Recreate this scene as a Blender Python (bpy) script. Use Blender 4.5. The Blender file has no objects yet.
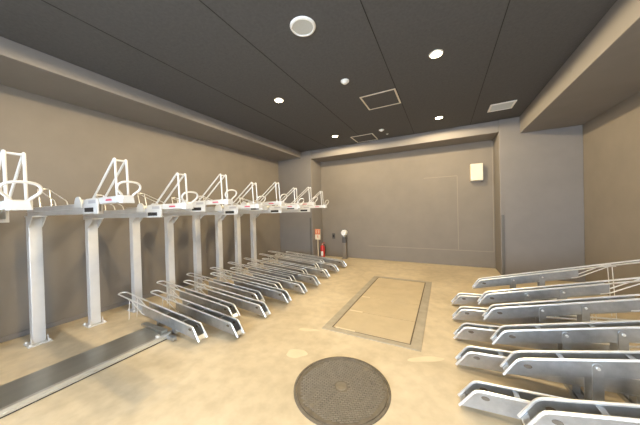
import bpy, bmesh, math, random
from mathutils import Vector, Matrix
random.seed(7)
SC = bpy.context.scene
COL = SC.collection
PI = math.pi

# ------------------------------------------------------------------ materials
def mat(name, color, rough=0.5, metal=0.0, var=0.0, vscale=6.0, bump=0.0, bscale=80.0, stretch=(1, 1, 1), coat=0.0):
    m = bpy.data.materials.new(name); m.use_nodes = True
    nt = m.node_tree; N = nt.nodes; L = nt.links
    b = N['Principled BSDF']
    b.inputs['Base Color'].default_value = (*color, 1)
    b.inputs['Roughness'].default_value = rough
    b.inputs['Metallic'].default_value = metal
    if coat: b.inputs['Coat Weight'].default_value = coat
    tc = N.new('ShaderNodeTexCoord'); mp = N.new('ShaderNodeMapping')
    mp.inputs['Scale'].default_value = stretch
    L.new(tc.outputs['Object'], mp.inputs['Vector'])
    if var:
        n = N.new('ShaderNodeTexNoise'); n.inputs['Scale'].default_value = vscale
        n.inputs['Detail'].default_value = 6; n.inputs['Roughness'].default_value = 0.6
        L.new(mp.outputs['Vector'], n.inputs['Vector'])
        r = N.new('ShaderNodeValToRGB')
        r.color_ramp.elements[0].position = 0.3; r.color_ramp.elements[1].position = 0.7
        r.color_ramp.elements[0].color = (*[c * (1 - var) for c in color], 1)
        r.color_ramp.elements[1].color = (*[min(1, c * (1 + var)) for c in color], 1)
        L.new(n.outputs['Fac'], r.inputs['Fac']); L.new(r.outputs['Color'], b.inputs['Base Color'])
    if bump:
        n2 = N.new('ShaderNodeTexNoise'); n2.inputs['Scale'].default_value = bscale
        n2.inputs['Detail'].default_value = 3
        L.new(mp.outputs['Vector'], n2.inputs['Vector'])
        bp = N.new('ShaderNodeBump'); bp.inputs['Strength'].default_value = bump; bp.inputs['Distance'].default_value = 0.01
        L.new(n2.outputs['Fac'], bp.inputs['Height']); L.new(bp.outputs['Normal'], b.inputs['Normal'])
    return m

def emis(name, color, s):
    m = bpy.data.materials.new(name); m.use_nodes = True
    b = m.node_tree.nodes['Principled BSDF']
    b.inputs['Base Color'].default_value = (*color, 1)
    b.inputs['Emission Color'].default_value = (*color, 1); b.inputs['Emission Strength'].default_value = s
    return m

def floor_mat():
    m = bpy.data.materials.new('concrete_floor'); m.use_nodes = True
    nt = m.node_tree; N = nt.nodes; L = nt.links; b = N['Principled BSDF']
    tc = N.new('ShaderNodeTexCoord')
    a = N.new('ShaderNodeTexNoise'); a.inputs['Scale'].default_value = 1.1; a.inputs['Detail'].default_value = 9; a.inputs['Roughness'].default_value = .62
    a.inputs['Distortion'].default_value = .5
    f = N.new('ShaderNodeTexNoise'); f.inputs['Scale'].default_value = 9; f.inputs['Detail'].default_value = 8
    L.new(tc.outputs['Object'], a.inputs['Vector']); L.new(tc.outputs['Object'], f.inputs['Vector'])
    r = N.new('ShaderNodeValToRGB'); e = r.color_ramp.elements
    e[0].position = .3; e[0].color = (.47, .385, .25, 1); e[1].position = .72; e[1].color = (.66, .56, .39, 1)
    k = e.new(.52); k.color = (.58, .48, .32, 1)
    L.new(a.outputs['Fac'], r.inputs['Fac'])
    r2 = N.new('ShaderNodeValToRGB'); q = r2.color_ramp.elements
    q[0].position = .32; q[0].color = (.82, .8, .77, 1); q[1].position = .6; q[1].color = (1.04, 1.03, 1.02, 1)
    L.new(f.outputs['Fac'], r2.inputs['Fac'])
    mx = N.new('ShaderNodeMix'); mx.data_type = 'RGBA'; mx.blend_type = 'MULTIPLY'; mx.inputs['Factor'].default_value = .7
    L.new(r.outputs['Color'], mx.inputs['A']); L.new(r2.outputs['Color'], mx.inputs['B'])
    L.new(mx.outputs['Result'], b.inputs['Base Color'])
    b.inputs['Roughness'].default_value = .5
    rr = N.new('ShaderNodeMapRange'); rr.inputs['To Min'].default_value = .38; rr.inputs['To Max'].default_value = .6
    L.new(f.outputs['Fac'], rr.inputs['Value']); L.new(rr.outputs['Result'], b.inputs['Roughness'])
    bp = N.new('ShaderNodeBump'); bp.inputs['Strength'].default_value = .06; bp.inputs['Distance'].default_value = .02
    L.new(f.outputs['Fac'], bp.inputs['Height']); L.new(bp.outputs['Normal'], b.inputs['Normal'])
    return m

M = {}
M['floor'] = floor_mat()
M['wall'] = mat('taupe_painted_wall', (.212, .184, .150), .75, var=.06, vscale=2.5, bump=.03, bscale=60)
M['beam'] = mat('grey_beam_paint', (.205, .188, .172), .72, var=.05, vscale=2.5, bump=.03, bscale=60)
M['lip'] = mat('smooth_steel_lip', (.66, .66, .62), .3, .75)
M['dado'] = mat('grey_wall_coating', (.20, .18, .16), .7, var=.05, vscale=3)
M['seam'] = mat('wall_seam_filler', (.285, .245, .195), .7)
M['ceiling'] = mat('charcoal_ceiling_board', (.080, .079, .081), .85, var=.12, vscale=40, bump=.1, bscale=250)
M['ceilseam'] = mat('ceiling_joint', (.012, .011, .010), .9)
M['white'] = mat('white_powder_coat', (.60, .595, .575), .32, var=.03, vscale=8)
M['post'] = mat('pale_painted_steel', (.60, .585, .555), .38, .15, var=.04, vscale=10)
M['galv'] = mat('galvanised_steel', (.45, .46, .465), .3, .82, var=.14, vscale=14, bump=.02, bscale=60)
M['galvsilver'] = mat('silver_rail', (.62, .63, .64), .33, .6, var=.06, vscale=10)
M['wire'] = mat('zinc_plated_wire', (.86, .85, .81), .3, .6, var=.05, vscale=20)
M['plate'] = mat('brushed_steel_cover', (.44, .44, .40), .33, .9, var=.07, vscale=5, stretch=(3, .4, 3))
M['rubber'] = mat('black_rubber', (.018, .017, .016), .6, var=.2)
M['iron'] = mat('cast_iron', (.150, .125, .090), .62, .25, var=.28, vscale=14, bump=.35, bscale=60)
M['ironlight'] = mat('worn_cast_iron', (.19, .16, .115), .55, .3, var=.2, vscale=20)
M['hatchframe'] = mat('dull_metal_frame', (.42, .37, .28), .5, .35, var=.12, vscale=9)
M['hatch'] = mat('concrete_filled_panel', (.50, .40, .25), .5, var=.09, vscale=4, bump=.05, bscale=30)
M['groove'] = mat('dark_joint', (.13, .10, .06), .8)
M['stain'] = mat('pale_mortar_patch', (.68, .57, .38), .6, var=.06)
M['box'] = mat('cream_plastic', (.70, .64, .50), .4, var=.03)
M['plasticwhite'] = mat('white_plastic', (.82, .82, .80), .4, var=.02)
M['plasticgrey'] = mat('grey_white_grille', (.50, .52, .51), .6, var=.04, vscale=60)
M['trimring'] = mat('bright_trim_ring', (.75, .70, .60), .35, .4)
M['red'] = mat('red_enamel', (.50, .015, .01), .28, var=.04, coat=.3)
M['darkred'] = mat('red_ink', (.55, .04, .08), .5)
M['signred'] = mat('orange_red_sign', (.72, .20, .10), .5, var=.05)
M['sign'] = mat('cream_sign', (.85, .74, .55), .5)
M['sticker'] = mat('grey_sticker', (.42, .41, .42), .6)
M['hole_disc'] = mat('brown_hole_disc', (.13, .105, .075), .6)
M['darkgrey'] = mat('dark_grey_metal', (.10, .095, .09), .5, .3)
M['guard'] = mat('grey_corner_guard', (.12, .112, .10), .6)
M['lamp'] = emis('warm_lamp_face', (1.0, .86, .60), 26)
M['ground'] = mat('outdoor_paving', (.35, .34, .33), .9, var=.1)

# ------------------------------------------------------------------ mesh helpers
def box(bm, x0, x1, y0, y1, z0, z1):
    v = [bm.verts.new(p) for p in ((x0, y0, z0), (x1, y0, z0), (x1, y1, z0), (x0, y1, z0), (x0, y0, z1), (x1, y0, z1), (x1, y1, z1), (x0, y1, z1))]
    for f in ((3, 2, 1, 0), (4, 5, 6, 7), (0, 1, 5, 4), (1, 2, 6, 5), (2, 3, 7, 6), (3, 0, 4, 7)):
        bm.faces.new([v[i] for i in f])

def prism(bm, pts, axis, a, b):
    """extrude a 2-D outline along an axis (x: pts are (y,z); y: (x,z); z: (x,y))"""
    def P(p, t):
        return {'x': (t, p[0], p[1]), 'y': (p[0], t, p[1]), 'z': (p[0], p[1], t)}[axis]
    A = [bm.verts.new(P(p, a)) for p in pts]; B = [bm.verts.new(P(p, b)) for p in pts]
    bm.faces.new(A); bm.faces.new(B[::-1])
    n = len(pts)
    for i in range(n):
        bm.faces.new([A[i], A[(i + 1) % n], B[(i + 1) % n], B[i]][::-1])

def cyl(bm, c, r, h, axis='z', n=24, r2=None):
    r2 = r if r2 is None else r2
    def P(a, rr, t):
        u, v = rr * math.cos(a), rr * math.sin(a)
        d = {'z': (u, v, t), 'y': (u, t, v), 'x': (t, u, v)}[axis]
        return (c[0] + d[0], c[1] + d[1], c[2] + d[2])
    A = [bm.verts.new(P(2 * PI * i / n, r, 0)) for i in range(n)]
    B = [bm.verts.new(P(2 * PI * i / n, r2, h)) for i in range(n)]
    bm.faces.new(A[::-1]); bm.faces.new(B)
    for i in range(n):
        bm.faces.new([A[i], A[(i + 1) % n], B[(i + 1) % n], B[i]])

def lathe(bm, c, prof, n=28):
    rings = []
    for r, z in prof:
        if r < 1e-6: rings.append([bm.verts.new((c[0], c[1], c[2] + z))])
        else: rings.append([bm.verts.new((c[0] + r * math.cos(2 * PI * i / n), c[1] + r * math.sin(2 * PI * i / n), c[2] + z)) for i in range(n)])
    for A, B in zip(rings, rings[1:]):
        for i in range(n):
            j = (i + 1) % n
            q = ([A[0]] if len(A) == 1 else [A[i], A[j]]) + ([B[0]] if len(B) == 1 else [B[j], B[i]])
            if len(q) > 2: bm.faces.new(q)

def fillet(pts, r, closed=False, n=4):
    pts = [Vector(p) for p in pts]; out = []
    N = len(pts)
    for i, p in enumerate(pts):
        if not closed and i in (0, N - 1): out.append(p); continue
        a = pts[i - 1] - p; b = pts[(i + 1) % N] - p
        d = min(r, a.length * .49, b.length * .49)
        s, e = p + a.normalized() * d, p + b.normalized() * d
        for k in range(n + 1):
            t = k / n
            out.append((1 - t) ** 2 * s + 2 * t * (1 - t) * p + t * t * e)
    return out

def tube(bm, pts, r, n=8, closed=False):
    pts = [Vector(p) for p in pts]; N = len(pts); rings = []
    up = None
    for i, p in enumerate(pts):
        if closed: t = (pts[(i + 1) % N] - pts[i - 1])
        else: t = pts[min(i + 1, N - 1)] - pts[max(i - 1, 0)]
        t.normalize()
        if up is None:
            up = t.orthogonal().normalized()
        up = (up - t * up.dot(t))
        up = up.normalized() if up.length > 1e-6 else t.orthogonal().normalized()
        s = t.cross(up)
        rings.append([bm.verts.new(p + (up * math.cos(2 * PI * k / n) + s * math.sin(2 * PI * k / n)) * r) for k in range(n)])
    for i in range(N if closed else N - 1):
        A, B = rings[i], rings[(i + 1) % N]
        if closed and i == N - 1:
            best = min(range(n), key=lambda o: (A[0].co - B[o].co).length)
            B = B[best:] + B[:best]
        for k in range(n):
            bm.faces.new([A[k], A[(k + 1) % n], B[(k + 1) % n], B[k]])
    if not closed:
        bm.faces.new(rings[0][::-1]); bm.faces.new(rings[-1])

def obj(name, build, m, parent=None, bevel=0.0, smooth=False, loc=None):
    bm = bmesh.new(); build(bm)
    bmesh.ops.recalc_face_normals(bm, faces=bm.faces)
    if bevel:
        es = [e for e in bm.edges if len(e.link_faces) == 2 and e.calc_face_angle(0) > .6]
        bmesh.ops.bevel(bm, geom=es, offset=bevel, segments=2, affect='EDGES', profile=.5)
    me = bpy.data.meshes.new(name); bm.to_mesh(me); bm.free()
    for p in me.polygons: p.use_smooth = smooth
    if smooth:
        try: me.set_sharp_from_angle(angle=math.radians(40))
        except Exception: pass
    me.materials.append(m)
    o = bpy.data.objects.new(name, me); COL.objects.link(o)
    if parent: o.parent = parent
    if loc: o.location = loc
    return o

def tag(o, label, cat, group=None):
    o['label'] = label; o['category'] = cat
    if group: o['group'] = group
    return o

def thing(name, label, cat, loc=(0, 0, 0), rz=0, group=None):
    o = bpy.data.objects.new(name, None); COL.objects.link(o)
    o.empty_display_size = .1; o.location = loc; o.rotation_euler = (0, 0, rz)
    return tag(o, label, cat, group)

def dup(o, parent=None):
    c = o.copy(); COL.objects.link(c)
    if parent: c.parent = parent
    for ch in list(o.children): dup(ch, c)
    return c

def struct(name, build, m, parent=None, bevel=0.0):
    o = obj(name, build, m, parent, bevel); o['kind'] = 'structure'; return o

# ------------------------------------------------------------------ room
XL, XR, YB, YP, YF = -4.14, 2.03, 6.0, 5.42, -1.7
ZC, ZL, ZR, ZB = 2.88, 2.718, 2.58, 2.66
XSL, XSR = -3.37, 1.225
PLX, PRX = -3.075, .925

struct('floor', lambda b: box(b, XL - .2, XR + .2, YF - 2.5, YB + .2, -.15, 0), M['floor'])
ceil = struct('ceiling', lambda b: box(b, XL - .2, XR + .2, YF - .2, YB + .2, ZC, ZC + .15), M['ceiling'])
def joints(b):
    x = -3.51
    for x in (-2.56, -1.575, -.53, .48):
        box(b, x - .0035, x + .0035, YF, YP, ZC - .002, ZC + .001)
struct('ceiling_joint', joints, M['ceilseam'], ceil)
struct('wall_left', lambda b: box(b, XL - .2, XL, YF - .2, YB + .2, 0, ZC), M['wall'])
struct('wall_right', lambda b: box(b, XR, XR + .2, YF - .2, YB + .2, 0, ZC), M['wall'])
wb = struct('wall_back', lambda b: box(b, XL, XR, YB, YB + .2, 0, ZC), M['wall'])
def seams(b):
    y0, y1 = YB - .003, YB + .001
    w = .006
    box(b, .27 - w, .27 + w, y0, y1, .36, 1.98)           # tall vertical seam
    box(b, -.40, .27, y0, y1, 1.98 - w, 1.98 + w)         # short top seam
    box(b, -1.75, .91, y0, y1, .345 - w, .345 + w)        # low horizontal seam
    box(b, .90, .912, y0, y1, .345, ZB)                    # seam by the right pillar
struct('wall_back_seam', seams, M['seam'], wb)
# thick piers either side of the recess, and the bulkhead above it
struct('wall_left_pier', lambda b: box(b, XL, PLX, YP, YB, 0, ZC), M['beam'], bevel=.008)
struct('wall_right_pier', lambda b: box(b, PRX, XR, YP, YB, 0, ZC), M['beam'], bevel=.008)
struct('trim_1', lambda b: box(b, PLX, PRX, YP + .02, YB, ZB, ZC), M['beam'], bevel=.006)     # bulkhead over the recess
struct('trim_2', lambda b: box(b, XL, XSL, YF, YP, ZL, ZC), M['beam'], bevel=.006)            # left beam
struct('trim_3', lambda b: box(b, XSR, XR, YF, YP, ZR, ZC), M['beam'], bevel=.006)            # right beam
def base_l(b):
    box(b, XL, XL + .02, YF, YP, 0, .055)
struct('baseboard_left', base_l, M['dado'], bevel=.004)
# entrance end behind the camera, wide opening to daylight
def front(b):
    box(b, XL, -2.2, YF - .2, YF, 0, ZC)
    box(b, 1.7, XR, YF - .2, YF, 0, ZC)
    box(b, -2.2, 1.7, YF - .2, YF, 2.45, ZC)
struct('wall_front', front, M['wall'])

# corner guards
tag(obj('corner_guard', lambda b: box(b, PRX + .012, PRX + .055, YP - .012, YP, 0, 1.13), M['guard'], bevel=.003),
    'dark grey corner guard strip on the right pier beside the recess', 'corner guard', 'corner guards')
tag(obj('corner_guard', lambda b: box(b, PLX - .075, PLX - .03, YP - .012, YP, 0, 1.11), M['guard'], bevel=.003),
    'dark grey corner guard strip on the left pier behind the white racks', 'corner guard', 'corner guards')

# ------------------------------------------------------------------ ceiling fittings
def downlight(loc, label):
    t = thing('ceiling_downlight', label, 'ceiling light', loc, 0, 'recessed ceiling downlights')
    obj('trim_ring', lambda b: lathe(b, (0, 0, 0), [(.055, -.001), (.055, -.009), (.066, -.007), (.070, 0)], 28), M['trimring'], t, smooth=True)
    obj('lamp', lambda b: lathe(b, (0, 0, 0), [(0, -.009), (.035, -.0085), (.055, -.005), (.055, 0)], 28), M['lamp'], t, smooth=True)
    li = bpy.data.lights.new('downlight_beam', 'SPOT')
    li.energy = 75; li.color = (1.0, .80, .50); li.spot_size = math.radians(178); li.spot_blend = .12; li.shadow_soft_size = .02
    lo = bpy.data.objects.new('downlight_beam', li); COL.objects.link(lo)
    lo.location = (loc[0], loc[1], loc[2] - .02)
for x, y, lab in ((-2.04, .80, 'bright recessed downlight at the top edge, above the left racks'),
                  (-2.045, 2.735, 'bright recessed downlight over the middle of the left racks'),
                  (-2.035, 4.665, 'bright recessed downlight beside the far square access hatch'),
                  (-.042, 2.745, 'largest glowing recessed downlight, right of the large access hatch'),
                  (-.046, 4.695, 'bright recessed downlight near the slatted ceiling vent'),
                  (-.04, .80, 'recessed downlight in the ceiling above the round manhole, out in front')):
    downlight((x, y, ZC), lab)

t = thing('ceiling_speaker', 'large round white ceiling speaker with a pale grey grille', 'ceiling speaker', (-1.043, 1.762, ZC))
obj('rim', lambda b: lathe(b, (0, 0, 0), [(.086, -.006), (.092, -.014), (.105, -.011), (.112, 0)], 36), M['plasticwhite'], t, smooth=True)
obj('grille', lambda b: lathe(b, (0, 0, 0), [(0, -.008), (.087, -.008), (.087, 0)], 36), M['plasticgrey'], t, smooth=True)

t = thing('smoke_detector', 'small domed white smoke detector close to the large access hatch', 'smoke detector', (-1.047, 2.745, ZC))
obj('base', lambda b: lathe(b, (0, 0, 0), [(0, -.012), (.05, -.012), (.052, 0)], 24), M['plasticwhite'], t, smooth=True)
obj('dome', lambda b: lathe(b, (0, 0, 0), [(0, -.04), (.022, -.036), (.036, -.024), (.04, -.011)], 24), M['plasticwhite'], t, smooth=True)
t = thing('smoke_detector', 'small flat white detector between the far hatch and the bulkhead', 'smoke detector', (-1.078, 4.80, ZC))
obj('base', lambda b: lathe(b, (0, 0, 0), [(0, -.012), (.05, -.012), (.052, 0)], 24), M['plasticwhite'], t, smooth=True)
obj('dome', lambda b: lathe(b, (0, 0, 0), [(0, -.034), (.022, -.03), (.036, -.02), (.04, -.011)], 24), M['plasticwhite'], t, smooth=True)
tag(obj('ceiling_sensor', lambda b: lathe(b, (-1.03, 5.12, ZC), [(0, -.02), (.018, -.016), (.026, 0)], 20), M['plasticgrey'], smooth=True),
    'tiny grey sensor button on the ceiling just behind the flat detector', 'sensor')

def hatch(loc, label):
    s, w = .245, .022
    t = thing('access_hatch', label, 'access hatch', loc, 0, 'square ceiling access hatches')
    def fr(b):
        box(b, -s, s, -s, -s + w, -.006, 0); box(b, -s, s, s - w, s, -.006, 0)
        box(b, -s, -s + w, -s + w, s - w, -.006, 0); box(b, s - w, s, -s + w, s - w, -.006, 0)
    obj('frame', fr, M['trimring'], t)
    obj('lid', lambda b: box(b, -s + w, s - w, -s + w, s - w, -.003, 0), M['ceiling'], t)
hatch((-.782, 3.492, ZC), 'larger looking ceiling access hatch with a pale metal frame near the smoke detector')
hatch((-1.535, 5.155, ZC), 'farther ceiling access hatch with a pale frame up against the bulkhead')

t = thing('ceiling_vent', 'white slatted rectangular ceiling vent by the right beam', 'air vent', (.84, 4.70, ZC))
def vf(b):
    x, y, w = .165, .16, .03
    box(b, -x, x, -y, -y + w, -.012, 0); box(b, -x, x, y - w, y, -.012, 0)
    box(b, -x, -x + w, -y + w, y - w, -.012, 0); box(b, x - w, x, -y + w, y - w, -.012, 0)
obj('frame', vf, M['plasticwhite'], t, bevel=.003)
def vs(b):
    for i in range(9):
        y = -.115 + i * .0285
        prism(b, [(y, -.002), (y + .016, -.01), (y + .018, -.008), (y + .002, 0)], 'x', -.135, .135)
obj('slats', vs, M['plasticgrey'], t)
struct('trim_cap', lambda b: cyl(b, (XSR - .003, 3.5, 2.71), .012, .003, 'x', 16), M['dado'], bpy.data.objects['trim_3'])

# ------------------------------------------------------------------ back wall things
t = thing('control_box', 'cream rectangular control box high on the back wall', 'control box', (.618, YB, 2.01))
obj('body', lambda b: box(b, -.110, .110, -.14, 0, -.175, .175), M['box'], t, bevel=.006)
obj('cover', lambda b: box(b, -.106, .106, -.148, -.14, -.171, .171), M['box'], t, bevel=.003)

t = thing('wall_socket', 'small dark wall socket plate beside the white-headed pump post', 'socket', (-2.73, YB, .575))
obj('plate', lambda b: box(b, -.045, .045, -.012, 0, -.075, .075), M['darkgrey'], t, bevel=.005)
obj('outlet', lambda b: cyl(b, (0, -.016, 0), .028, .006, 'y', 20), M['rubber'], t)

t = thing('pump_post', 'slim grey post with round white head standing against the back wall', 'post', (-2.36, 5.87, 0))
obj('post', lambda b: box(b, -.05, .05, -.04, .04, .012, .42), M['wall'], t, bevel=.006)
obj('base_plate', lambda b: box(b, -.075, .075, -.065, .065, 0, .012), M['dado'], t, bevel=.003)
obj('dark_box', lambda b: box(b, -.05, .05, -.055, .045, .42, .575), M['darkgrey'], t, bevel=.008)
def hd(b):
    cyl(b, (0, -.07, .685), 0.062, .02, 'y', 28, .076); cyl(b, (0, -.05, .685), .076, .09, 'y', 28)
obj('head', hd, M['plasticwhite'], t, smooth=True)
obj('neck', lambda b: box(b, -.03, .03, -.03, .03, .575, .60), M['plasticgrey'], t)

t = thing('sign_stand', 'thin standing sign with orange-red and cream panel in the recess corner', 'sign', (-3.0, 5.56, 0))
obj('pole', lambda b: cyl(b, (0, 0, .015), .011, .56, 'z', 14), M['sign'], t, smooth=True)
obj('base', lambda b: cyl(b, (0, 0, 0),   .06, .015, 'z', 24, .055), M['darkgrey'], t)
pl = obj('panel', lambda b: box(b, -.078, .078, -.006, .006, .52, .80), M['sign'], t, bevel=.002)
obj('red_field', lambda b: box(b, -.074, .074, -.0085, -.006, .655, .796), M['signred'], pl)
def glyphs(b):
    for cx in (-.036, .03):
        for dz in (0, .03, .06):
            box(b, cx - .02, cx + .022, -.0105, -.0085, .695 + dz, .705 + dz)
        box(b, cx - .004, cx + .004, -.0105, -.0085, .685, .775)
obj('lettering', glyphs, M['sign'], pl)
def mark(b):
    for i in range(3): box(b, -.03 + .006 * i, .034 - .004 * i, -.0085, -.006, .575 + .022 * i, .584 + .022 * i)
    box(b, -.004, .004, -.0085, -.006, .565, .64)
obj('lower_mark', mark, M['signred'], pl)

t = thing('fire_extinguisher', 'red fire extinguisher on the floor by the standing sign', 'fire extinguisher', (-2.94, 5.71, 0))
t.scale = (.92, .92, .9)
obj('cylinder', lambda b: lathe(b, (0, 0, 0), [(0, 0), (.062, 0), (.068, .012), (.068, .30), (.06, .345), (.035, .375), (.024, .385), (.024, .40), (0, .40)], 28), M['red'], t, smooth=True)
def lab(b):
    n = 10; r = .0695
    for i in range(n):
        a0 = -PI * .70 + i * PI * .4 / n; a1 = a0 + PI * .4 / n
        q = [b.verts.new((r * math.cos(a), r * math.sin(a), z)) for a, z in ((a0, .08), (a1, .08), (a1, .215), (a0, .215))]
        b.faces.new(q)
obj('label_wrap', lab, M['plasticwhite'], t)
def valve(b):
    cyl(b, (0, 0, .40), .02, .035, 'z', 16)
obj('valve', valve, M['trimring'], t)
def lever(b):
    prism(b, [(-.02, .435), (.075, .47), (.078, .482), (-.02, .45)], 'y', -.01, .01)
    prism(b, [(-.02, .42), (.07, .425), (.07, .435), (-.02, .432)], 'y', -.01, .01)
obj('lever', lever, M['red'], t)
obj('hose', lambda b: tube(b, fillet([(.015, 0, .415), (.07, -.01, .42), (.105, -.01, .36), (.095, -.01, .2), (.08, -.01, .14)], .04), .009, 8), M['rubber'], t, smooth=True)

# ------------------------------------------------------------------ floor fittings
t = thing('floor_hatch', 'large rectangular floor hatch with a dull metal frame', 'floor hatch', (0, 0, 0))
fx0, fx1, fy0, fy1 = -1.215, -.206, 2.285, 4.525
ix0, ix1, iy0, iy1 = -1.125, -.30, 2.355, 4.44
def hf(b):
    z = .006
    box(b, fx0, fx1, fy0, iy0, 0, z); box(b, fx0, fx1, iy1, fy1, 0, z)
    box(b, fx0, ix0, iy0, iy1, 0, z); box(b, ix1, fx1, iy0, iy1, 0, z)
obj('frame', hf, M['hatchframe'], t, bevel=.002)
obj('gap', lambda b: box(b, ix0, ix1, iy0, iy1, 0, .0015), M['groove'], t)
ys = [iy0 + .012, 2.855, 3.375, 3.905, iy1 - .012]
for a, c in zip(ys, ys[1:]):
    obj('panel', lambda b: box(b, ix0 + .014, ix1 - .014, a + .004, c - .004, 0, .0045), M['hatch'], t, bevel=.001)
for (x0, x1, y) in ((-1.085, -.86, 2.372), (-1.1, -.93, 2.857), (-1.1, -.98, 3.377)):
    obj('worn_edge', lambda b: box(b, x0, x1, y - .012, y + .012, .0045, .0058), M['stain'], t)

MC = (-.69, 1.585)
t = thing('manhole_cover', 'round rusty cast-iron manhole cover set in the concrete floor', 'manhole cover', (*MC, 0))
obj('rim', lambda b: lathe(b, (0, 0, 0), [(.35, 0), (.35, .006), (.333, .009), (.331, .002)], 64), M['iron'], t, smooth=True)
def mplate(b):
    lathe(b, (0, 0, 0), [(0, .004), (.312, .004), (.314, .008), (.327, .008), (.329, 0)], 64)
obj('plate', mplate, M['iron'], t, smooth=True)
def studs(b):
    # short raised bars in rows, all at one slant
    ca, sa = math.cos(.55), math.sin(.55)
    for i in range(-20, 21):
        for j in range(-11, 12):
            u, v = j * .030 + (i % 2) * .015, i * .0155
            if math.hypot(u, v) > .298 or math.hypot(u, v) < .052: continue
            x, y = u * ca - v * sa, u * sa + v * ca
            hx, hy = .0105 * ca, .0105 * sa; wx, wy = -.0032 * sa, .0032 * ca
            q = [b.verts.new((x + sx * hx + sy * wx, y + sx * hy + sy * wy, .0075)) for sx, sy in ((-1, -1), (1, -1), (1, 1), (-1, 1))]
            p = [b.verts.new((x + sx * hx * 1.15 + sy * wx * 1.4, y + sx * hy * 1.15 + sy * wy * 1.4, .004)) for sx, sy in ((-1, -1), (1, -1), (1, 1), (-1, 1))]
            b.faces.new(q)
            for k in range(4): b.faces.new([p[k], p[(k + 1) % 4], q[(k + 1) % 4], q[k]])
obj('tread_pattern', studs, M['ironlight'], t)
obj('boss', lambda b: lathe(b, (0, 0, 0), [(0, .0075), (.036, .0075), (.042, .004)], 36), M['ironlight'], t)
for a in (1.15, -2.0, 2.7):
    obj('key_plug', lambda b: cyl(b, (.27 * math.cos(a), .27 * math.sin(a), .004), .017, .0045, 'z', 16), M['ironlight'], t, smooth=True)

def blob(b, c, rx, ry, ang, z=.0012, n=28, seed=1):
    rnd = random.Random(seed); ph = rnd.random() * 6
    A = []
    for i in range(n):
        a = 2 * PI * i / n; k = 1 + .08 * math.sin(3 * a + ph) + .05 * math.sin(5 * a + 2 * ph)
        u, v = rx * k * math.cos(a), ry * k * math.sin(a)
        A.append(b.verts.new((c[0] + u * math.cos(ang) - v * math.sin(ang), c[1] + u * math.sin(ang) + v * math.cos(ang), z)))
    b.faces.new(A)
fl = bpy.data.objects['floor']
o = struct('floor_patch', lambda b: blob(b, (-1.215, 1.785), .095, .065, .4, seed=3), M['stain'], fl)
o = struct('floor_patch', lambda b: blob(b, (-.16, 2.19), .16, .035, .5, seed=5), M['stain'], fl)
o = struct('floor_patch', lambda b: blob(b, (-1.33, 2.2), .12, .03, .3, seed=8), M['stain'], fl)

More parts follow.
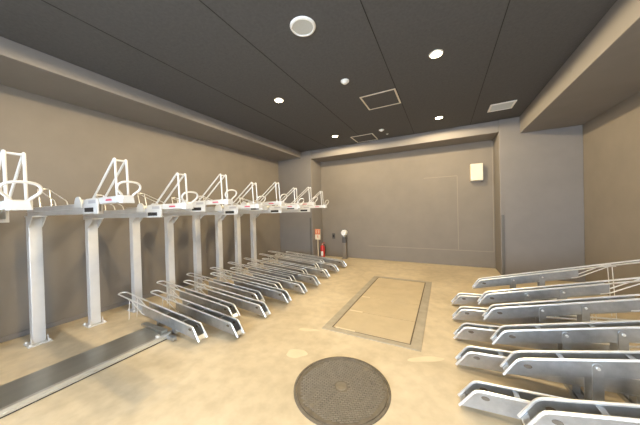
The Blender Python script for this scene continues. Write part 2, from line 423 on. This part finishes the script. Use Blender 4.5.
# ------------------------------------------------------------------ lower wheel trays
W = .043           # half the channel width
def tray_parts(t, s, tipz, Lp, L, legs, feet, strut):
    """channel tray along local +X, nose tip at the origin; s = slope, tipz = height of the nose above the floor"""
    BX = .075 if s > .2 else .088
    top = lambda x: .12 + s * (x - BX)
    bot = lambda x: s * x
    th = .003
    def chan(b):
        for sg in (-1, 1):
            a, c = (W - th, W) if sg > 0 else (-W, -W + th)
            prism(b, [(0, 0), (BX, .12), (Lp, top(Lp)), (Lp, bot(Lp) + .012), (.02, bot(.02))], 'y', a, c)
        prism(b, [(.004, 0), (Lp - .01, bot(Lp - .01)), (Lp - .01, bot(Lp - .01) + .004), (.006, .005)], 'y', -W + th, W - th)
        prism(b, [(.004, .001), (.034, .037), (.037, .035), (.008, .001)], 'y', -W + th, W - th)
    obj('channel', chan, M['galv'], t)
    def rails(b):
        p = [(-.003, -W - .002, -.002), (BX, -W - .002, .123), (L - W, -W - .002, top(L - W) + .003)]
        q = fillet(p, .03, n=5)
        arc = [Vector((L - W + W * math.sin(a), -W * math.cos(a), top(L - W) + .002 + s * W * math.sin(a))) for a in [PI * k / 8 for k in range(1, 8)]]
        q += arc + [Vector((v.x, -v.y, v.z)) for v in reversed(q)]
        tube(b, q, .0085, 8)
    obj('edge_rail', rails, M['wire'], t, smooth=True)
    for sg in (-1, 1):
        y = sg * W
        obj('tail_wire', lambda b: tube(b, fillet([(Lp - .06, y, bot(Lp - .06) + .012), (Lp, y, bot(Lp) + .012), (Lp + .24, y, top(Lp + .24) - .006), (Lp + .30, y, top(Lp + .30) - .010)], .02), .0055, 7), M['wire'], t, smooth=True)
    if strut:
        xs = Lp + .27
        for sg in (-1, 1):
            obj('strut', lambda b: tube(b, [(xs, sg * W, top(xs)), (xs + .03, sg * W, -tipz + .004)], .004, 7), M['wire'], t, smooth=True)
    for sg in (-1, 1):
        def bump(b):
            c = (BX + .05, sg * (W + .001), .088)
            n = 18
            ring = lambda y: [b.verts.new((c[0] + .022 * math.cos(2 * PI * i / n), y, c[2] + .012 * math.sin(2 * PI * i / n))) for i in range(n)]
            lo, hi = ring(sg * (W - .006)), ring(sg * (W + .002))
            b.faces.new(lo); b.faces.new(hi)
            for i in range(n): b.faces.new([lo[i], lo[(i + 1) % n], hi[(i + 1) % n], hi[i]])
        obj('hole_disc', bump, M['hole_disc'], t, smooth=True)  # added brown oval disc standing in for an open hole in the side plate
    x = .30
    while x < Lp - .05:
        obj('spacer', lambda b: box(b, x - .014, x + .014, -W + th, W - th, top(x) - .014, top(x) - .010), M['galv'], t)
        x += .30
    for xl in legs:
        for sg in (-1, 1):
            y0, y1 = sorted((sg * (W + .0005), sg * (W + .0065)))
            zt = top(xl) - .018; zb = -tipz + .032
            def lg(b):
                w = .024; n = 8
                pts = [(xl - w, zb), (xl + w, zb)] + [(xl + w * math.cos(PI * k / n), zt - w + w * math.sin(PI * k / n)) for k in range(n + 1)]
                prism(b, pts, 'y', y0, y1)
            g = obj('leg', lg, M['galv'], t)
            obj('bolt', lambda b: cyl(b, (xl, (y1 if sg > 0 else y0 - .007), zt - .026), .009, .007, 'y', 12), M['wire'], g, smooth=True)
        def ft(b):
            box(b, xl - .03, xl + .03, -W - .007, W + .007, -tipz + .03, -tipz + .035)
        obj('foot_plate', ft, M['galv'], t)
    for xf in feet:
        zb = -tipz + .03
        def fo(b): box(b, xf - .02, xf + .02, -W + .008, W - .008, min(zb, bot(xf) - .004), bot(xf) + .002)
        obj('foot', fo, M['galv'], t)
    return t

ORD = ['first', 'second', 'third', 'fourth', 'fifth', 'sixth', 'seventh', 'eighth', 'ninth']
# left side: low trays reaching far into the aisle, and shorter ones between
low_xy = [(-1.885, 1.72), (-1.93, 2.20), (-1.94, 2.675), (-1.925, 3.085), (-1.92, 3.51), (-1.95, 3.98), (-1.965, 4.44), (-1.955, 4.87)]
sh_xy = [(-2.14, 1.47), (-2.215, 1.97), (-2.235, 2.445), (-2.225, 2.885), (-2.285, 3.34), (-2.305, 3.79), (-2.335, 4.31), (-2.39, 4.70)]
S_L = .075
proto = None
for i, (x, y) in enumerate(low_xy):
    lab_ = ('long galvanised bike tray reaching furthest into the aisle, %s from the flat steel cover' % ORD[i]) if i < 7 else \
           'long galvanised bike tray at the far end, next to the fire extinguisher'
    if proto is None:
        proto = thing('low_bike_tray', lab_, 'bike tray')
        tray_parts(proto, S_L, .03, 1.04, 1.62, (), (.73, 1.02), True); o = proto
    else: o = dup(proto)
    o.location = (x, y + W, .03); o.rotation_euler = (0, 0, PI); tag(o, lab_, 'bike tray', 'long floor bike trays along the left wall')
proto = None
for i, (x, y) in enumerate(sh_xy):
    lab_ = 'set-back galvanised bike tray lying over the end of the flat steel cover' if i == 0 else \
           'set-back galvanised bike tray between the long ones, %s along from the steel cover' % ORD[i]
    if proto is None:
        proto = thing('low_bike_tray', lab_, 'bike tray')
        tray_parts(proto, S_L, .05, 1.04, 1.62, (), (.43, .72), True); o = proto
    else: o = dup(proto)
    o.location = (x, y + W, .05); o.rotation_euler = (0, 0, PI); tag(o, lab_, 'bike tray', 'set-back floor bike trays along the left wall')
# right side: low trays and sloping raised trays between
rl_y = [1.734, 2.176, 2.609, 3.048, 3.518]
rh_y = [1.505, 1.955, 2.35, 2.825, 3.245, 3.83]
rl_lab = ['low bike tray nearest the camera on the right, its nose beside the largest sloping tray',
          'low bike tray on the right, second from the bottom corner', 'middle one of the five low bike trays on the right',
          'low bike tray on the right, fourth from the bottom corner', 'farthest low bike tray on the right, smallest nose peeping past the sloping ones']
proto = None
for i, y in enumerate(rl_y):
    if proto is None:
        proto = thing('low_bike_tray', '', 'bike tray')
        tray_parts(proto, .07, .03, 1.04, 1.62, (), (.70, .99), True); o = proto
    else: o = dup(proto)
    o.location = (.067, y + W, .03); tag(o, rl_lab[i], 'bike tray', 'low floor bike trays on the right')
rh_lab = ['sloping raised bike tray nearest the camera, cut by the bottom right corner', 'sloping raised bike tray on bolted legs, second from the bottom right corner',
          'sloping raised bike tray on bolted legs, third from the bottom right corner', 'sloping raised bike tray on bolted legs, third from the far pier',
          'sloping raised bike tray next to the farthest one, wires rising at its tail', 'farthest sloping raised bike tray, its tail wires against the right wall']
proto = None
for i, y in enumerate(rh_y):
    if proto is None:
        proto = thing('raised_bike_tray', '', 'bike tray')
        tray_parts(proto, .25, .17, 1.04, 1.60, (.44, .72), (), True); o = proto
    else: o = dup(proto)
    o.location = (.337, y + W, .17); tag(o, rh_lab[i], 'bike tray', 'sloping raised bike trays on the right')

# floor rails the trays run on
for x, lab_ in ((.775, 'front steel floor rail under the right-hand bike trays, first the legs stand on'), (1.057, 'rear steel floor rail under the right-hand bike trays, closer to the wall')):
    def rl(b):
        box(b, -.035, .035, 1.2, 4.3, 0, .006); box(b, -.035, -.03, 1.2, 4.3, .006, .03); box(b, .03, .035, 1.2, 4.3, .006, .03)
        box(b, -.02, .02, 1.2, 4.3, .006, .0295)
    tag(obj('floor_rail', rl, M['galv'], loc=(x, 0, 0)), lab_, 'floor rail', 'floor rails under the right trays')

t = thing('slide_rail', 'wide flat steel slide rail on the floor along the left racks', 'slide rail', (0, 0, 0))
Y0, Y1 = -.9, 1.455
for x, lab_ in ((-2.65, 'steel floor rail under the left-hand trays, the one closer to the aisle'), (-2.94, 'steel floor rail under the left-hand trays, the one closer to the posts')):
    tag(obj('floor_rail', lambda b: box(b, -.028, .028, Y1 + .01, 5.05, 0, .03), M['galv'], bevel=.003, loc=(x, 0, 0)), lab_, 'floor rail', 'floor rails under the left trays')
obj('cover_plate', lambda b: box(b, -2.955, -2.585, Y0, Y1, .049, .0525), M['plate'], t)
def cb(b):
    box(b, -2.94, -2.60, Y0, Y1, .012, .049)
obj('core', cb, M['rubber'], t)
def lip(b):
    prism(b, [(-2.60, .012), (-2.566, .012), (-2.562, .016), (-2.562, .030), (-2.570, .032), (-2.570, .038), (-2.566, .040), (-2.566, .054), (-2.585, .056), (-2.60, .054)], 'y', Y0, Y1)
obj('front_lip', lip, M['lip'], t)
def eb(b):
    box(b, -3.03, -2.625, 1.39, 1.45, .0525, .082)
obj('end_block', eb, M['plate'], t, bevel=.004)
def es(b):
    box(b, -2.562, -2.45, 1.40, 1.44, .012, .045)
obj('end_stop', es, M['galv'], t, bevel=.003)
obj('end_bolt', lambda b: cyl(b, (-2.605, 1.34, .056), .022, .012, 'z', 6), M['wire'], t)
obj('underside', lambda b: box(b, -2.93, -2.575, Y0, Y1, 0, .012), M['rubber'], t)

# ------------------------------------------------------------------ upper two-tier rack units
def upper_rack(dz, label):
    """local origin: on the floor at room x = 0, y at the tray centre"""
    t = thing('upper_bike_rack', label, 'bike rack', (0, 0, 0), 0, 'upper bike racks along the left wall')
    px, py = -3.76, -.06
    z = dz
    def post(b):
        prism(b, [(px - .042, py - .047), (px + .042, py - .047), (px + .042, py + .047), (px - .042, py + .047)], 'z', .012, 1.308 + z)
    obj('post', post, M['post'], t, bevel=.006)
    bp = obj('base_plate', lambda b: box(b, px - .085, px + .085, py - .085, py + .085, 0, .012), M['post'], t, bevel=.003)
    for sx in (-1, 1):
        for sy in (-1, 1):
            obj('anchor_bolt', lambda b: cyl(b, (px + sx * .066, py + sy * .068, .012), .010, .014, 'z', 6), M['wire'], bp)
    for sy in (-1, 1):
        y = py + sy * .057
        obj('foot_gusset', lambda b: prism(b, [(px + .045, .012), (px + .083, .012), (px + .045, .075)], 'y', y - .003, y + .003), M['post'], bp)
    br = obj('bracket', lambda b: box(b, px - .06, px + .19, py - .05, py + .05, 1.306 + z, 1.318 + z), M['post'], t)
    for sy in (-1, 1):
        y = py + sy * .045
        obj('gusset', lambda b: prism(b, [(px + .046, 1.307 + z), (px + .17, 1.307 + z), (px + .16, 1.285 + z), (px + .046, 1.20 + z)], 'y', y - .003, y + .003), M['post'], br)
    def rail(b):
        y0, y1 = -.05, .05
        prism(b, [(y, h + .04 + z) for y, h in ((y0, 1.278), (y1, 1.278), (y1, 1.362), (y1 - .01, 1.366), (y1 - .014, 1.366), (y1 - .014, 1.30), (y0 + .014, 1.30), (y0 + .014, 1.366), (y0 + .01, 1.366), (y0, 1.362), (y0, 1.325), (y0 - .004, 1.322), (y0 - .004, 1.316), (y0, 1.313))], 'x', -4.02, -2.50)
    obj('support_rail', rail, M['galvsilver'], t)
    def hinge(y0, y1):
        def f(b):
            n = 20
            pts = [(-2.64 + .066 * math.cos(PI * k / n), 1.395 + z + .066 * math.sin(PI * k / n)) for k in range(n + 1)]
            pts += [(-2.706, 1.37 + z), (-2.574, 1.37 + z)]
            prism(b, pts, 'y', y0, y1)
        return f
    for y0, y1 in ((-.062, -.0525), (.0525, .062)):
        obj('hinge_cover', hinge(y0, y1), M['white'], t, smooth=True)
    obj('hinge_pin', lambda b: cyl(b, (-2.64, -.053, 1.42 + z), .018, .106, 'y', 14), M['wire'], t, smooth=True)
    hb = obj('hinge_box', lambda b: box(b, -2.53, -2.29, -.062, -.048, 1.318 + z, 1.43 + z), M['white'], t, bevel=.003)
    obj('socket', lambda b: box(b, -2.505, -2.35, -.064, -.06, 1.333 + z, 1.366 + z), M['rubber'], hb)
    obj('sticker', lambda b: box(b, -2.43, -2.31, -.0635, -.06, 1.397 + z, 1.421 + z), M['sticker'], hb)
    def tr(b):
        y = .047; x0, x1 = -2.53, -2.0
        prism(b, [(-y, 1.392 + z), (y, 1.392 + z), (y, 1.436 + z), (y - .012, 1.440 + z), (y - .015, 1.418 + z), (-y + .015, 1.418 + z), (-y + .012, 1.440 + z), (-y, 1.436 + z)], 'x', x0, x1)
        A = [(-y, 1.387), (y, 1.387), (y, 1.442), (-y, 1.442)]; Bq = [(-y + .01, 1.387), (y - .01, 1.387), (y - .018, 1.436), (-y + .018, 1.436)]
        va = [b.verts.new((x1, a, c + z)) for a, c in A]; vb = [b.verts.new((-1.965, a, c + z)) for a, c in Bq]
        b.faces.new(va); b.faces.new(vb[::-1])
        for k in range(4): b.faces.new([va[k], va[(k + 1) % 4], vb[(k + 1) % 4], vb[k]])
    tr_o = obj('sliding_tray', tr, M['white'], t)
    obj('red_mark', lambda b: prism(b, [(-2.185, 1.408 + z), (-2.09, 1.408 + z), (-2.10, 1.420 + z), (-2.175, 1.420 + z)], 'y', -.0495, -.047), M['darkred'], tr_o)
    for sy in (-1, 1):
        def gd(b):
            y = sy * .034
            tube(b, fillet([(-2.44, y, 1.428 + z), (-2.06, y, 1.712 + z), (-2.045, y, 1.425 + z)], .022, n=5), .0075, 8)
        obj('wheel_guide', gd, M['white'], t, smooth=True)
    obj('guide_crossbar', lambda b: tube(b, [(-2.064, -.034, 1.695 + z), (-2.064, .034, 1.695 + z)], .007, 8), M['white'], t, smooth=True)
    def hdl(b):
        lean = lambda h: -1.985 + .05 * (h / .1)
        pts2 = [(-.032, -.01), (-.032, .012), (-.050, .03), (-.070, .05), (-.068, .078), (-.045, .096), (0, .101), (.045, .096), (.068, .078), (.070, .05), (.050, .03), (.032, .012), (.032, -.01)]
        tube(b, fillet([(lean(h), y, 1.432 + z + h) for y, h in pts2], .018, n=3), .0075, 8)
    obj('pull_handle', hdl, M['white'], t, smooth=True)
    def rw(b):
        y = .04
        pts = [(-3.20, -y, 1.39 + z), (-3.23, -y, 1.45 + z), (-3.72, -y, 1.60 + z), (-3.72, y, 1.60 + z), (-3.23, y, 1.45 + z), (-3.20, y, 1.39 + z)]
        tube(b, fillet(pts, .03, n=3), .0055, 7)
    rwo = obj('rear_wire', rw, M['wire'], t, smooth=True)
    for s_ in (-1, 1):
        obj('wire_leg', lambda b: tube(b, [(-3.70, s_ * .04, 1.592 + z), (-3.64, s_ * .04, 1.39 + z)], .005, 6), M['wire'], rwo, smooth=True)
    return t

ur_lab = ['white upper bike rack on a grey post, nearest of the row at the left edge',
          'white upper bike rack on a grey post, second in the row from the left edge',
          'white upper bike rack on a grey post, third in the row from the left edge',
          'white upper bike rack on a grey post, fourth in the row from the left edge',
          'white upper bike rack on a grey post, middle of the row of nine',
          'white upper bike rack on a grey post, fourth from the fire extinguisher end',
          'white upper bike rack on a grey post, third from the fire extinguisher end',
          'white upper bike rack on a grey post, second from the fire extinguisher end',
          'white upper bike rack at the far end of the row, by the left pier']
RY = [.373, .852, 1.30, 1.75, 2.205, 2.66, 3.11, 3.565, 4.015]
pe = upper_rack(-.045, ur_lab[0]); po = upper_rack(0, ur_lab[1])
for k in range(9):
    o = pe if k == 0 else po if k == 1 else dup(pe if k % 2 == 0 else po)
    o.location = (0, RY[k], 0); tag(o, ur_lab[k], 'bike rack', 'upper bike racks along the left wall')

# ------------------------------------------------------------------ world, camera
w = bpy.data.worlds.new('daylight'); SC.world = w; w.use_nodes = True
bg = w.node_tree.nodes['Background']; bg.inputs['Color'].default_value = (.66, .80, 1.0, 1); bg.inputs['Strength'].default_value = 9.0

cam = bpy.data.cameras.new('camera'); co = bpy.data.objects.new('camera', cam); COL.objects.link(co)
f_px, yaw, pitch, roll = 236.424, .482808, .0093679, -.0258011
cam.sensor_width = 36; cam.sensor_fit = 'HORIZONTAL'; cam.lens = f_px / 640 * 36; cam.clip_start = .05
F = Vector((-math.sin(yaw), math.cos(yaw), 0)); R = Vector((math.cos(yaw), math.sin(yaw), 0)); U = Vector((0, 0, 1))
F2 = F * math.cos(pitch) - U * math.sin(pitch); U2 = U * math.cos(pitch) + F * math.sin(pitch)
R3 = R * math.cos(roll) + U2 * math.sin(roll); U3 = U2 * math.cos(roll) - R * math.sin(roll)
co.matrix_world = Matrix(((R3.x, U3.x, -F2.x, 0), (R3.y, U3.y, -F2.y, 0), (R3.z, U3.z, -F2.z, 1.3), (0, 0, 0, 1)))
SC.camera = co
SC.view_settings.view_transform = 'Standard'; SC.view_settings.look = 'None'
SC.view_settings.gamma = 1.0; SC.view_settings.use_curve_mapping = False
SC.view_settings.exposure = 0.5
